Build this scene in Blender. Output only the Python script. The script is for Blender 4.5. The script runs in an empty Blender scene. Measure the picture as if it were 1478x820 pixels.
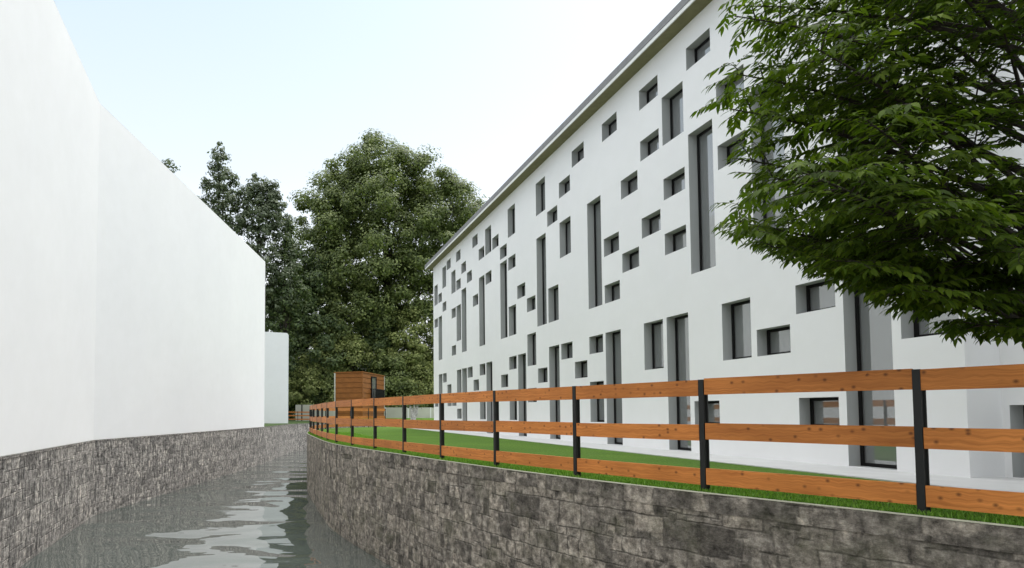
import bpy, math, random
import numpy as np
from mathutils import Vector, Matrix
from mathutils.geometry import tessellate_polygon

random.seed(7)
RNG = np.random.default_rng(11)
scene = bpy.context.scene
COL = scene.collection
R = math.radians


# ------------------------------------------------------------------ helpers
class MB:
    """collects faces (with uv) and links them as one mesh object"""
    def __init__(self):
        self.v, self.f, self.uv = [], [], []

    def quad(self, pts, uvs=None):
        i = len(self.v)
        self.v += [tuple(p) for p in pts]
        self.f.append(tuple(range(i, i + len(pts))))
        self.uv.append(uvs if uvs else [(0, 0)] * len(pts))

    def box(self, lo, hi, M=None, skip=()):
        x0, y0, z0 = lo
        x1, y1, z1 = hi
        P = [(x0, y0, z0), (x1, y0, z0), (x1, y1, z0), (x0, y1, z0),
             (x0, y0, z1), (x1, y0, z1), (x1, y1, z1), (x0, y1, z1)]
        F = {'b': (0, 3, 2, 1), 't': (4, 5, 6, 7), 'f': (0, 1, 5, 4), 'r': (1, 2, 6, 5), 'k': (2, 3, 7, 6), 'l': (3, 0, 4, 7)}
        for n, f in F.items():
            if n in skip:
                continue
            pts = [Vector(P[i]) for i in f]
            if n in 'fk':
                uv = [(p.x, p.z) for p in pts]
            elif n in 'lr':
                uv = [(p.y, p.z) for p in pts]
            else:
                uv = [(p.x, p.y) for p in pts]
            if M:
                pts = [M @ p for p in pts]
            self.quad(pts, uv)

    def tube(self, pts, radii, n=7):
        pts = [Vector(p) for p in pts]
        rings = []
        for i, p in enumerate(pts):
            a = pts[max(i - 1, 0)]
            b = pts[min(i + 1, len(pts) - 1)]
            t = (b - a).normalized()
            s = t.cross(Vector((0.31, 0.17, 0.93)))
            if s.length < 1e-3:
                s = t.cross(Vector((1, 0, 0)))
            s.normalize()
            q = t.cross(s)
            rings.append([p + (s * math.cos(2 * math.pi * k / n) + q * math.sin(2 * math.pi * k / n)) * radii[i] for k in range(n)])
        for i in range(len(pts) - 1):
            for k in range(n):
                self.quad([rings[i][k], rings[i][(k + 1) % n], rings[i + 1][(k + 1) % n], rings[i + 1][k]],
                          [(k / n, i), ((k + 1) / n, i), ((k + 1) / n, i + 1), (k / n, i + 1)])
        self.quad(rings[-1])

    def build(self, name, mat, parent=None, smooth=False, merge=False):
        me = bpy.data.meshes.new(name)
        me.from_pydata(self.v, [], self.f)
        uvl = me.uv_layers.new(name='UVMap')
        flat = [c for u in self.uv for p in u for c in p]
        uvl.data.foreach_set('uv', flat)
        if merge:
            import bmesh
            bm = bmesh.new()
            bm.from_mesh(me)
            bmesh.ops.remove_doubles(bm, verts=bm.verts, dist=1e-4)
            bm.to_mesh(me)
            bm.free()
        if smooth:
            me.polygons.foreach_set('use_smooth', [True] * len(me.polygons))
        me.materials.append(mat)
        o = bpy.data.objects.new(name, me)
        COL.objects.link(o)
        o.parent = parent
        return o


def np_mesh(name, V, F, mat, parent=None, smooth=False):
    """V (n,3) array, F list/array of faces with a constant vertex count"""
    F = np.asarray(F)
    me = bpy.data.meshes.new(name)
    me.vertices.add(len(V))
    me.vertices.foreach_set('co', np.asarray(V, dtype=np.float32).ravel())
    me.loops.add(F.size)
    me.loops.foreach_set('vertex_index', F.ravel().astype(np.int32))
    me.polygons.add(len(F))
    k = F.shape[1]
    me.polygons.foreach_set('loop_start', np.arange(0, F.size, k, dtype=np.int32))
    me.update(calc_edges=True)
    me.validate()
    if smooth:
        me.polygons.foreach_set('use_smooth', [True] * len(me.polygons))
    me.materials.append(mat)
    o = bpy.data.objects.new(name, me)
    COL.objects.link(o)
    o.parent = parent
    return o


def tag(o, label, cat, group=None):
    o['label'] = label
    o['category'] = cat
    if group:
        o['group'] = group
    return o


def struct(o, kind='structure'):
    o['kind'] = kind
    return o


def empty(name, loc, rz=0):
    o = bpy.data.objects.new(name, None)
    o.empty_display_size = 0.2
    o.location = loc
    o.rotation_euler = (0, 0, rz)
    COL.objects.link(o)
    return o


def catmull(P, step):
    P = [np.array(p, float) for p in P]
    out = []
    for i in range(len(P) - 1):
        p0 = P[i - 1] if i else 2 * P[0] - P[1]
        p1, p2 = P[i], P[i + 1]
        p3 = P[i + 2] if i + 2 < len(P) else 2 * P[-1] - P[-2]
        n = max(1, int(np.linalg.norm(p2 - p1) / step))
        for k in range(n):
            t = k / n
            out.append(0.5 * (2 * p1 + (p2 - p0) * t + (2 * p0 - 5 * p1 + 4 * p2 - p3) * t * t + (3 * p1 - p0 - 3 * p2 + p3) * t ** 3))
    out.append(P[-1])
    return np.array(out)


# ------------------------------------------------------------------ materials
def new_mat(name):
    m = bpy.data.materials.new(name)
    m.use_nodes = True
    nt = m.node_tree
    b = nt.nodes['Principled BSDF']
    return m, nt, b


def N(nt, t, **kw):
    n = nt.nodes.new(t)
    for k, v in kw.items():
        if k in n.inputs.keys():
            n.inputs[k].default_value = v
        else:
            setattr(n, k, v)
    return n


def ramp(nt, fac, stops):
    r = nt.nodes.new('ShaderNodeValToRGB')
    e = r.color_ramp.elements
    while len(e) > 1:
        e.remove(e[-1])
    e[0].position, e[0].color = stops[0][0], (*stops[0][1], 1)
    for p, c in stops[1:]:
        x = e.new(p)
        x.color = (*c, 1)
    nt.links.new(fac, r.inputs['Fac'])
    return r.outputs['Color']


def mix(nt, fac, a, b, mode='MIX'):
    m = nt.nodes.new('ShaderNodeMix')
    m.data_type = 'RGBA'
    m.blend_type = mode
    for s, v in ((m.inputs[0], fac), (m.inputs[6], a), (m.inputs[7], b)):
        if hasattr(v, 'links'):
            nt.links.new(v, s)
        elif isinstance(v, (int, float)):
            s.default_value = v
        else:
            s.default_value = (*v, 1)
    return m.outputs[2]


def bump(nt, b, h, strength, dist):
    n = N(nt, 'ShaderNodeBump', Strength=strength, Distance=dist)
    nt.links.new(h, n.inputs['Height'])
    nt.links.new(n.outputs[0], b.inputs['Normal'])
    return n


def coords(nt, kind='Object', scale=(1, 1, 1), loc=(0, 0, 0)):
    tc = nt.nodes.new('ShaderNodeTexCoord')
    mp = N(nt, 'ShaderNodeMapping')
    mp.inputs['Scale'].default_value = scale
    mp.inputs['Location'].default_value = loc
    nt.links.new(tc.outputs[kind], mp.inputs['Vector'])
    return mp.outputs[0]


def noise(nt, vec, scale, detail=4, rough=0.55, out='Fac', dist=0):
    n = N(nt, 'ShaderNodeTexNoise', Scale=scale, Detail=detail, Roughness=rough, Distortion=dist)
    if vec is not None:
        nt.links.new(vec, n.inputs['Vector'])
    return n.outputs[out]


def plaster(name, c0, c1, rough=0.85, grain=60, bs=0.25):
    m, nt, b = new_mat(name)
    v = coords(nt)
    big = noise(nt, v, 0.35, 5, 0.6)
    col = ramp(nt, big, [(0.3, c0), (0.7, c1)])
    # faint blotches in the coat
    st = ramp(nt, noise(nt, v, 2.3, 6, 0.65), [(0.3, (0.975, 0.975, 0.97)), (0.65, (1, 1, 1))])
    col = mix(nt, 1.0, col, st, 'MULTIPLY')
    nt.links.new(col, b.inputs['Base Color'])
    b.inputs['Roughness'].default_value = rough
    bump(nt, b, noise(nt, v, grain, 4, 0.6), bs, 0.004)
    return m


def plain(name, c, rough=0.5, metal=0.0, spec=0.5, var=0.12, scale=8):
    m, nt, b = new_mat(name)
    v = coords(nt)
    f = noise(nt, v, scale, 4)
    col = ramp(nt, f, [(0.3, tuple(x * (1 - var) for x in c)), (0.7, tuple(x * (1 + var) for x in c))])
    nt.links.new(col, b.inputs['Base Color'])
    b.inputs['Roughness'].default_value = rough
    b.inputs['Metallic'].default_value = metal
    b.inputs['Specular IOR Level'].default_value = spec
    return m


def mat_glass():
    m, nt, b = new_mat('window_glass')
    b.inputs['Base Color'].default_value = (0.12, 0.125, 0.125, 1)
    b.inputs['Roughness'].default_value = 0.6
    g = N(nt, 'ShaderNodeBsdfGlossy', Roughness=0.015)
    g.inputs['Color'].default_value = (0.93, 0.95, 0.95, 1)
    fr = N(nt, 'ShaderNodeFresnel', IOR=3.2)
    mx = N(nt, 'ShaderNodeMixShader')
    nt.links.new(fr.outputs[0], mx.inputs[0])
    nt.links.new(b.outputs[0], mx.inputs[1])
    nt.links.new(g.outputs[0], mx.inputs[2])
    nt.links.new(mx.outputs[0], nt.nodes['Material Output'].inputs[0])
    return m


def mat_stone(name, lo, mid, hi, streak=0.0, bw=0.25, rh=0.2, moss=(0.14, 0.14, 0.08), jd=0.22, sx=11, sy=1.1, cell=0.8):
    m, nt, b = new_mat(name)
    tc = nt.nodes.new('ShaderNodeTexCoord')
    uv = tc.outputs['UV']
    # warp the courses so that the blocks are irregular
    warp = N(nt, 'ShaderNodeTexNoise', Scale=4.5, Detail=4.0)
    nt.links.new(uv, warp.inputs['Vector'])
    sub = N(nt, 'ShaderNodeVectorMath', operation='SUBTRACT')
    nt.links.new(warp.outputs['Color'], sub.inputs[0])
    sub.inputs[1].default_value = (0.5, 0.5, 0.5)
    sc = N(nt, 'ShaderNodeVectorMath', operation='MULTIPLY')
    nt.links.new(sub.outputs[0], sc.inputs[0])
    sc.inputs[1].default_value = (0.10, 0.05, 0)
    add = N(nt, 'ShaderNodeVectorMath', operation='ADD')
    nt.links.new(uv, add.inputs[0])
    nt.links.new(sc.outputs[0], add.inputs[1])
    lay = []
    for f_w, f_h, off_ in ((1.0, 1.0, 0.43), (1.45, 1.6, 0.3), (0.72, 1.25, 0.61)):
        b_ = N(nt, 'ShaderNodeTexBrick', Scale=1.0)
        b_.offset = off_
        b_.offset_frequency = 2
        b_.squash = 0.62
        b_.squash_frequency = 3
        b_.inputs['Brick Width'].default_value = bw * f_w
        b_.inputs['Row Height'].default_value = rh * f_h
        b_.inputs['Mortar Size'].default_value = 0.016
        b_.inputs['Mortar Smooth'].default_value = 1.0
        b_.inputs['Color1'].default_value = (0, 0, 0, 1)
        b_.inputs['Color2'].default_value = (1, 1, 1, 1)
        b_.inputs['Mortar'].default_value = (0.5, 0.5, 0.5, 1)
        nt.links.new(add.outputs[0], b_.inputs['Vector'])
        lay.append(b_)
    m1 = ramp(nt, noise(nt, uv, 1.3, 2, 0.5), [(0.47, (0, 0, 0)), (0.49, (1, 1, 1))])
    uv2 = N(nt, 'ShaderNodeMapping')
    uv2.inputs['Location'].default_value = (9.3, 4.1, 0)
    nt.links.new(uv, uv2.inputs['Vector'])
    m2 = ramp(nt, noise(nt, uv2.outputs[0], 1.7, 2, 0.5), [(0.53, (0, 0, 0)), (0.55, (1, 1, 1))])
    bcol = mix(nt, m2, mix(nt, m1, lay[0].outputs['Color'], lay[1].outputs['Color']), lay[2].outputs['Color'])
    bfac = mix(nt, m2, mix(nt, m1, lay[0].outputs['Fac'], lay[1].outputs['Fac']), lay[2].outputs['Fac'])
    fine = noise(nt, uv, 10, 9, 0.76)
    big = noise(nt, uv, 1.7, 6, 0.65)
    blob = noise(nt, uv, 5.2, 7, 0.72, dist=0.5)
    col = ramp(nt, fine, [(0.34, lo), (0.5, mid), (0.68, hi)])
    per = ramp(nt, bcol, [(0.0, (0.34, 0.33, 0.32)), (0.2, (0.7, 0.69, 0.67)), (0.5, (1.0, 0.98, 0.95)), (1.0, (1.5, 1.45, 1.38))])
    col = mix(nt, cell, col, per, 'MULTIPLY')
    st = ramp(nt, blob, [(0.33, (0.22, 0.215, 0.21)), (0.46, (0.9, 0.9, 0.9)), (0.68, (1.3, 1.29, 1.26))])
    col = mix(nt, 0.75, col, st, 'MULTIPLY')
    ms = ramp(nt, big, [(0.5, (0, 0, 0)), (0.72, (0.6, 0.6, 0.6))])
    col = mix(nt, ms, col, moss)
    joint = ramp(nt, bfac, [(0.2, (0, 0, 0)), (1.0, (jd, jd, jd))])
    col = mix(nt, joint, col, tuple(x * 0.5 for x in lo))
    # vertical water streaks
    vs = N(nt, 'ShaderNodeMapping')
    vs.inputs['Scale'].default_value = (sx, sy, 1)
    nt.links.new(uv, vs.inputs['Vector'])
    sk = ramp(nt, noise(nt, vs.outputs[0], 1.5, 7, 0.75), [(0.38, (0.2, 0.2, 0.21)), (0.5, (1, 1, 1)), (0.66, (1.6, 1.58, 1.55))])
    col = mix(nt, streak, col, sk, 'MULTIPLY')
    nt.links.new(col, b.inputs['Base Color'])
    b.inputs['Roughness'].default_value = 0.9
    b.inputs['Specular IOR Level'].default_value = 0.25
    # relief
    h1 = N(nt, 'ShaderNodeMath', operation='MULTIPLY_ADD')
    nt.links.new(bfac, h1.inputs[0])
    h1.inputs[1].default_value = -0.45
    nt.links.new(fine, h1.inputs[2])
    h2 = N(nt, 'ShaderNodeMath', operation='MULTIPLY_ADD')
    nt.links.new(blob, h2.inputs[0])
    h2.inputs[1].default_value = 1.3
    nt.links.new(h1.outputs[0], h2.inputs[2])
    bump(nt, b, h2.outputs[0], 1.0, 0.05)
    return m


def mat_wood(name, c_lo, c_hi, knot=True, rough=0.55):
    m, nt, b = new_mat(name)
    tc = nt.nodes.new('ShaderNodeTexCoord')
    oi = nt.nodes.new('ShaderNodeObjectInfo')
    off = N(nt, 'ShaderNodeVectorMath', operation='MULTIPLY_ADD')
    cmb = nt.nodes.new('ShaderNodeCombineXYZ')
    nt.links.new(oi.outputs['Random'], cmb.inputs[0])
    nt.links.new(oi.outputs['Random'], cmb.inputs[1])
    nt.links.new(cmb.outputs[0], off.inputs[0])
    off.inputs[1].default_value = (37.0, 11.0, 0)
    nt.links.new(tc.outputs['UV'], off.inputs[2])
    uv = off.outputs[0]
    # knots
    kv = N(nt, 'ShaderNodeMapping')
    kv.inputs['Scale'].default_value = (11, 12, 1)
    nt.links.new(uv, kv.inputs['Vector'])
    vo = N(nt, 'ShaderNodeTexVoronoi', Scale=1.0, Randomness=1.0)
    vo.voronoi_dimensions = '2D'
    nt.links.new(kv.outputs[0], vo.inputs['Vector'])
    # grain bends round the knots
    gv = N(nt, 'ShaderNodeMapping')
    gv.inputs['Scale'].default_value = (1.6, 48, 1)
    nt.links.new(uv, gv.inputs['Vector'])
    gsum = N(nt, 'ShaderNodeVectorMath', operation='ADD')
    nt.links.new(gv.outputs[0], gsum.inputs[0])
    kd = N(nt, 'ShaderNodeMath', operation='MULTIPLY')
    nt.links.new(vo.outputs['Distance'], kd.inputs[0])
    kd.inputs[1].default_value = 1.1
    kc = nt.nodes.new('ShaderNodeCombineXYZ')
    nt.links.new(kd.outputs[0], kc.inputs[1])
    nt.links.new(kc.outputs[0], gsum.inputs[1])
    g = noise(nt, gsum.outputs[0], 1.0, 6, 0.62)
    col = ramp(nt, g, [(0.3, c_lo), (0.66, c_hi)])
    tone = ramp(nt, noise(nt, uv, 2.2, 3), [(0.3, (0.86, 0.84, 0.8)), (0.7, (1.1, 1.1, 1.1))])
    col = mix(nt, 1.0, col, tone, 'MULTIPLY')
    per = ramp(nt, oi.outputs['Random'], [(0.0, (0.86, 0.84, 0.82)), (1.0, (1.1, 1.09, 1.08))])
    col = mix(nt, 1.0, col, per, 'MULTIPLY')
    if knot:
        k = ramp(nt, vo.outputs['Distance'], [(0.06, (0.7, 0.7, 0.7)), (0.12, (0.4, 0.4, 0.4)), (0.22, (0, 0, 0))])
        wn = nt.nodes.new('ShaderNodeSeparateColor')
        nt.links.new(vo.outputs['Color'], wn.inputs[0])
        sel = ramp(nt, wn.outputs[0], [(0.55, (0, 0, 0)), (0.75, (1, 1, 1))])
        kk = mix(nt, 1.0, k, sel, 'MULTIPLY')
        col = mix(nt, kk, col, (0.055, 0.012, 0.004))
    nt.links.new(col, b.inputs['Base Color'])
    b.inputs['Roughness'].default_value = rough
    b.inputs['Specular IOR Level'].default_value = 0.3
    bump(nt, b, g, 0.25, 0.003)
    return m


def mat_leaf(name, stops, trans=0.3, spec=0.3, rough=0.5):
    m, nt, b = new_mat(name)
    geo = nt.nodes.new('ShaderNodeNewGeometry')
    isl = geo.outputs['Random Per Island']
    v = coords(nt)
    big = noise(nt, v, 0.9, 3)
    a = N(nt, 'ShaderNodeMath', operation='MULTIPLY_ADD')
    nt.links.new(isl, a.inputs[0])
    a.inputs[1].default_value = 0.6
    sc = N(nt, 'ShaderNodeMath', operation='MULTIPLY')
    nt.links.new(big, sc.inputs[0])
    sc.inputs[1].default_value = 0.4
    nt.links.new(sc.outputs[0], a.inputs[2])
    col = ramp(nt, a.outputs[0], stops)
    nt.links.new(col, b.inputs['Base Color'])
    b.inputs['Roughness'].default_value = rough
    b.inputs['Specular IOR Level'].default_value = spec
    t = nt.nodes.new('ShaderNodeBsdfTranslucent')
    tcol = mix(nt, 1.0, col, (1.5, 1.7, 0.7), 'MULTIPLY')
    nt.links.new(tcol, t.inputs['Color'])
    mx = N(nt, 'ShaderNodeMixShader')
    mx.inputs[0].default_value = trans
    nt.links.new(b.outputs[0], mx.inputs[1])
    nt.links.new(t.outputs[0], mx.inputs[2])
    nt.links.new(mx.outputs[0], nt.nodes['Material Output'].inputs[0])
    return m


def mat_grass_ground():
    m, nt, b = new_mat('lawn_grass')
    v = coords(nt)
    f = noise(nt, v, 22, 8, 0.75)
    big = noise(nt, v, 0.6, 5, 0.6)
    col = ramp(nt, f, [(0.3, (0.038, 0.085, 0.009)), (0.55, (0.095, 0.185, 0.024)), (0.8, (0.18, 0.3, 0.05))])
    t = ramp(nt, big, [(0.3, (0.75, 0.8, 0.75)), (0.7, (1.15, 1.1, 1.0))])
    nt.links.new(mix(nt, 1.0, col, t, 'MULTIPLY'), b.inputs['Base Color'])
    b.inputs['Roughness'].default_value = 0.9
    b.inputs['Specular IOR Level'].default_value = 0.15
    bump(nt, b, f, 1.0, 0.03)
    return m


def mat_water():
    m, nt, b = new_mat('canal_water')
    b.inputs['Base Color'].default_value = (0.085, 0.098, 0.088, 1)
    b.inputs['Roughness'].default_value = 0.02
    b.inputs['IOR'].default_value = 2.6
    v = coords(nt, scale=(0.8, 1.0, 1))
    a = noise(nt, v, 0.55, 1, 0.4, dist=0.5)
    v2 = coords(nt, scale=(1.0, 1.3, 1), loc=(3, 7, 0))
    c = noise(nt, v2, 2.2, 1, 0.4)
    s = N(nt, 'ShaderNodeMath', operation='MULTIPLY_ADD')
    nt.links.new(c, s.inputs[0])
    s.inputs[1].default_value = 0.04
    nt.links.new(a, s.inputs[2])
    bump(nt, b, s.outputs[0], 1.0, 0.17)
    return m


M = {}
M['render'] = plaster('white_render', (0.77, 0.77, 0.777), (0.82, 0.82, 0.824))
M['reveal'] = plaster('grey_reveal', (0.37, 0.38, 0.375), (0.43, 0.44, 0.435))  # sides of the openings, an even grey darker than the facade
M['left_render'] = plaster('smooth_white_render', (0.80, 0.805, 0.81), (0.84, 0.845, 0.845), grain=90, bs=0.1)
M['soffit'] = plain('eaves_board', (0.17, 0.16, 0.075), 0.8)
M['fascia'] = plain('white_fascia', (0.8, 0.8, 0.78), 0.5, var=0.04)
M['gutter'] = plain('zinc_edge', (0.19, 0.19, 0.195), 0.6)
M['roof'] = plain('grey_roof', (0.13, 0.13, 0.14), 0.8)
M['frame'] = plain('charcoal_frame', (0.007, 0.007, 0.007), 0.6, spec=0.2)
M['glass'] = mat_glass()
M['stone'] = mat_stone('quay_stone', (0.07, 0.062, 0.052), (0.30, 0.27, 0.235), (0.64, 0.585, 0.515), streak=0.3, sx=6, sy=1.8, jd=0.28, cell=0.9, bw=0.23, rh=0.175)
M['stone_left'] = mat_stone('weathered_quay_stone', (0.06, 0.057, 0.055), (0.32, 0.305, 0.29), (0.72, 0.69, 0.65), streak=1.0, bw=0.3, rh=0.22, moss=(0.2, 0.19, 0.18), jd=0.15, sx=9, sy=1.3, cell=0.7)
M['pave'] = plain('pale_paving', (0.53, 0.53, 0.52), 0.85, var=0.06, scale=3)
M['kerb'] = plain('cream_edging', (0.55, 0.55, 0.42), 0.8, var=0.1)
M['lawn'] = mat_grass_ground()
M['wood'] = mat_wood('orange_pine', (0.41, 0.132, 0.028), (0.66, 0.25, 0.06))
M['shed_wood'] = mat_wood('brown_cladding', (0.17, 0.06, 0.012), (0.33, 0.125, 0.024), knot=False, rough=0.65)
M['post'] = plain('dark_steel', (0.02, 0.021, 0.02), 0.5, 0.4)
M['conc'] = plaster('pale_concrete', (0.42, 0.42, 0.36), (0.56, 0.55, 0.48))
M['water'] = mat_water()
M['meadow'] = plain('rough_meadow', (0.055, 0.085, 0.03), 0.95, var=0.35, scale=5, spec=0.1)
M['bark'] = plain('dark_bark', (0.035, 0.026, 0.02), 0.9, var=0.4, scale=30)
M['pale_bark'] = plain('pale_bark', (0.42, 0.41, 0.37), 0.9, var=0.4, scale=9)
M['leaf'] = mat_leaf('street_tree_leaf', [(0.1, (0.028, 0.05, 0.006)), (0.5, (0.06, 0.098, 0.009)), (0.85, (0.11, 0.155, 0.014)), (1.0, (0.17, 0.18, 0.02))], trans=0.36, spec=0.15, rough=0.6)
M['far_leaf'] = mat_leaf('far_leaf', [(0.15, (0.045, 0.065, 0.02)), (0.5, (0.12, 0.155, 0.045)), (0.9, (0.28, 0.32, 0.11))], trans=0.25, spec=0.3)
M['olive_leaf'] = mat_leaf('olive_leaf', [(0.15, (0.075, 0.1, 0.025)), (0.5, (0.19, 0.225, 0.065)), (0.9, (0.38, 0.4, 0.15))], trans=0.2, spec=0.3)
M['dark_leaf'] = mat_leaf('dark_leaf', [(0.15, (0.022, 0.042, 0.013)), (0.5, (0.065, 0.1, 0.03)), (0.9, (0.16, 0.2, 0.065))], trans=0.2, spec=0.35)
M['thin_leaf'] = mat_leaf('poplar_leaf', [(0.15, (0.05, 0.066, 0.035)), (0.5, (0.1, 0.128, 0.072)), (0.9, (0.19, 0.22, 0.13))], trans=0.25, spec=0.4)
M['blade'] = mat_leaf('grass_blade', [(0.15, (0.08, 0.18, 0.022)), (0.55, (0.17, 0.33, 0.05)), (0.95, (0.32, 0.5, 0.11))], trans=0.3, spec=0.2)
M['hill'] = plain('wooded_slope', (0.02, 0.032, 0.014), 0.95, var=0.5, scale=0.6)

# ------------------------------------------------------------------ plan curves (metres; x right, y ahead, z up; lawn level z = 0)
WATER_Z = -2.05
QL_pts = [(0.5, -60), (-0.8, -25), (-2.4, -8), (-3.7, 0), (-4.95, 5.5), (-5.92, 10.28), (-6.5, 12.9), (-7.0, 15.2), (-7.2, 17.0), (-7.05, 19.5),
          (-6.63, 23.0), (-5.97, 29.0), (-5.36, 35.1), (-5.22, 40), (-5.1, 43.5), (-4.6, 46.8), (-3.3, 49.6), (-0.5, 51.6), (5, 53), (20, 55), (60, 60)]
posts = [(5.55, 0.2), (5.15, 1.75), (4.66, 3.13), (3.96, 4.42), (3.15, 5.73), (2.44, 7.05), (1.83, 8.4), (1.28, 9.77), (0.79, 11.14), (0.30, 12.45), (-0.17, 13.78),
         (-0.57, 15.15), (-0.86, 16.62), (-1.10, 18.08), (-1.34, 19.6), (-1.58, 21.1), (-1.78, 22.6), (-1.93, 24.1), (-2.0, 25.6), (-2.0, 27.1),
         (-1.9, 28.6), (-1.65, 30.1), (-1.2, 31.5), (-0.5, 32.8), (0.45, 33.85), (1.4, 34.7)]
post_c = catmull(posts, 0.25)
tg = np.gradient(post_c, axis=0)
tg /= np.linalg.norm(tg, axis=1)[:, None]
QR_mid = post_c + np.stack([-tg[:, 1], tg[:, 0]], 1) * 0.12
QR = np.vstack([[(6.4, -60), (6.3, -25), (6.2, -8), (5.85, -2.5)], QR_mid, [(3.0, 35.4), (4.8, 36.3), (8, 37.4), (20, 40), (60, 46)]])


# left bank: straight run, a bend, then a second run (the white building stands on the same line)
near = [(-2.36, -8), (-3.91, 0), (-4.98, 5.5), (-5.92, 10.28), (-6.57, 13.6), (-7.225, 17.0)]
farp = [(-6.60, 23.0), (-5.98, 29.0), (-5.37, 35.1)]
SHORE = np.array(near + farp)
QL = np.vstack([[(0.5, -60), (-0.8, -25)], SHORE, catmull([(-5.37, 35.1)] + QL_pts[13:], 0.6)[1:]])


def sheet(name, poly, z, mat):
    pts = [Vector((p[0], p[1], z)) for p in poly]
    tris = tessellate_polygon([pts])
    V = np.array([p[:] for p in pts])
    T = []
    for t in tris:
        a, b, c = (V[i] for i in t)
        if np.cross(b - a, c - a)[2] < 0:
            t = (t[0], t[2], t[1])
        T.append(t)
    return np_mesh(name, V, T, mat)


def inset(C, s):
    """offset a polyline sideways (positive = left of travel)"""
    t = np.gradient(C, axis=0)
    t /= np.linalg.norm(t, axis=1)[:, None]
    return C + np.stack([-t[:, 1], t[:, 0]], 1) * s


# right bank and left/far bank
right_lawn = sheet('lawn', list(map(tuple, inset(QR, -0.02))) + [(900, 46), (900, -900), (6.4, -900)], 0.0, M['lawn'])
struct(right_lawn)
left_ground = sheet('ground', list(map(tuple, inset(QL, 0.02))) + [(1500, 60), (1500, 2500), (-1500, 2500), (-1500, -900), (0.5, -900)], 0.0, M['meadow'])
struct(left_ground)
# raised far lawn behind the canal bend
mb = MB()
tx = [-2.6, 2, 8, 20, 60, 120]
ty0 = [57.6, 56.4, 57.0, 59.5, 64, 70]
for i in range(len(tx) - 1):
    a, b_ = (tx[i], ty0[i]), (tx[i + 1], ty0[i + 1])
    mb.quad([(a[0], a[1], 0.02), (b_[0], b_[1], 0.02), (b_[0], b_[1] + 1, 0.3), (a[0], a[1] + 1, 0.3)])
    mb.quad([(a[0], a[1] + 1, 0.3), (b_[0], b_[1] + 1, 0.3), (b_[0], 130, 0.3), (a[0], 130, 0.3)])
mb.quad([(-4.2, 57.6, 0.02), (-2.6, 57.6, 0.02), (-2.6, 58.6, 0.3), (-4.2, 58.6, 0.02)])
mb.quad([(-4.2, 58.6, 0.02), (-2.6, 58.6, 0.3), (-2.6, 130, 0.3), (-4.2, 130, 0.02)])
struct(mb.build('terrace', M['lawn']))

# wooded slope that closes the valley behind the trees
nx, ny = 80, 14
V = []
for j in range(ny):
    for i in range(nx):
        x = -110 + 220 * i / (nx - 1)
        y = 84 + 60 * j / (ny - 1)
        t = j / (ny - 1)
        z = -0.5 + 13 * (t ** 0.8) + 1.6 * math.sin(x * 0.13 + j) * t + 0.9 * math.sin(x * 0.37 + 2 * j) * t
        V.append((x, y, z))
F = [(j * nx + i, j * nx + i + 1, (j + 1) * nx + i + 1, (j + 1) * nx + i) for j in range(ny - 1) for i in range(nx - 1)]
struct(np_mesh('hillside', V, F, M['hill'], smooth=True))

# canal water
mb = MB()
mb.quad([(-16, -70, WATER_Z), (70, -70, WATER_Z), (70, 62, WATER_Z), (-16, 62, WATER_Z)])
struct(mb.build('water', M['water']))


# quay walls: face with a slightly rough line, coping course, back
def quay(curve, side, root, mat, cope_h=0.17):
    face, cope = MB(), MB()
    s = 0.0
    zs = [-2.9, -2.3, -1.6, -0.95, -cope_h]
    back = inset(curve, -side * 0.35)
    front = inset(curve, side * 0.0)
    proud = inset(curve, side * 0.008)
    for i in range(len(curve) - 1):
        L = float(np.linalg.norm(curve[i + 1] - curve[i]))
        a, b = front[i], front[i + 1]
        flip = (side < 0)
        for z0, z1 in zip(zs[:-1], zs[1:]):
            q = [(a[0], a[1], z0), (b[0], b[1], z0), (b[0], b[1], z1), (a[0], a[1], z1)]
            u = [(s, z0), (s + L, z0), (s + L, z1), (s, z1)]
            if not flip:
                q, u = q[::-1], u[::-1]
            face.quad(q, u)
        pa, pb, ba, bb = proud[i], proud[i + 1], back[i], back[i + 1]
        for q, u in (([(pa[0], pa[1], -cope_h), (pb[0], pb[1], -cope_h), (pb[0], pb[1], -0.008), (pa[0], pa[1], -0.008)], [(s, 7.02), (s + L, 7.02), (s + L, 7.19), (s, 7.19)]),
                     ([(pa[0], pa[1], -0.008), (pb[0], pb[1], -0.008), (bb[0], bb[1], -0.008), (ba[0], ba[1], -0.008)], [(s, 7.21), (s + L, 7.21), (s + L, 7.39), (s, 7.39)]),
                     ([(a[0], a[1], -cope_h), (b[0], b[1], -cope_h), (pb[0], pb[1], -cope_h), (pa[0], pa[1], -cope_h)], [(s, 7), (s + L, 7), (s + L, 7.01), (s, 7.01)])):
            if not flip:
                q, u = q[::-1], u[::-1]
            cope.quad(q, u)
        s += L
    face.build('wall_face', mat, root, merge=True)
    cope.build('coping', mat, root, merge=True)


qr = tag(empty('quay_wall', (0, 0, 0)), 'brown grey stone block canal wall under the orange board fence', 'canal wall')
quay(QR, 1, qr, M['stone'])
ql = tag(empty('quay_wall', (0, 0, 0)), 'grey streaked stone canal wall below the blank white building', 'canal wall')
quay(QL, -1, ql, M['stone_left'], 0.06)

# thin cream edging on the right quay
mb = MB()
e0, e1 = inset(QR, 0.012), inset(QR, -0.004)
for i in range(len(QR) - 1):
    a, b, c, d = e0[i], e0[i + 1], e1[i + 1], e1[i]
    mb.quad([(*d, 0.004), (*c, 0.004), (*b, 0.004), (*a, 0.004)])
    mb.quad([(*a, 0.004), (*b, 0.004), (*b, -0.006), (*a, -0.006)])
struct(mb.build('kerb', M['kerb'], merge=True))

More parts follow.
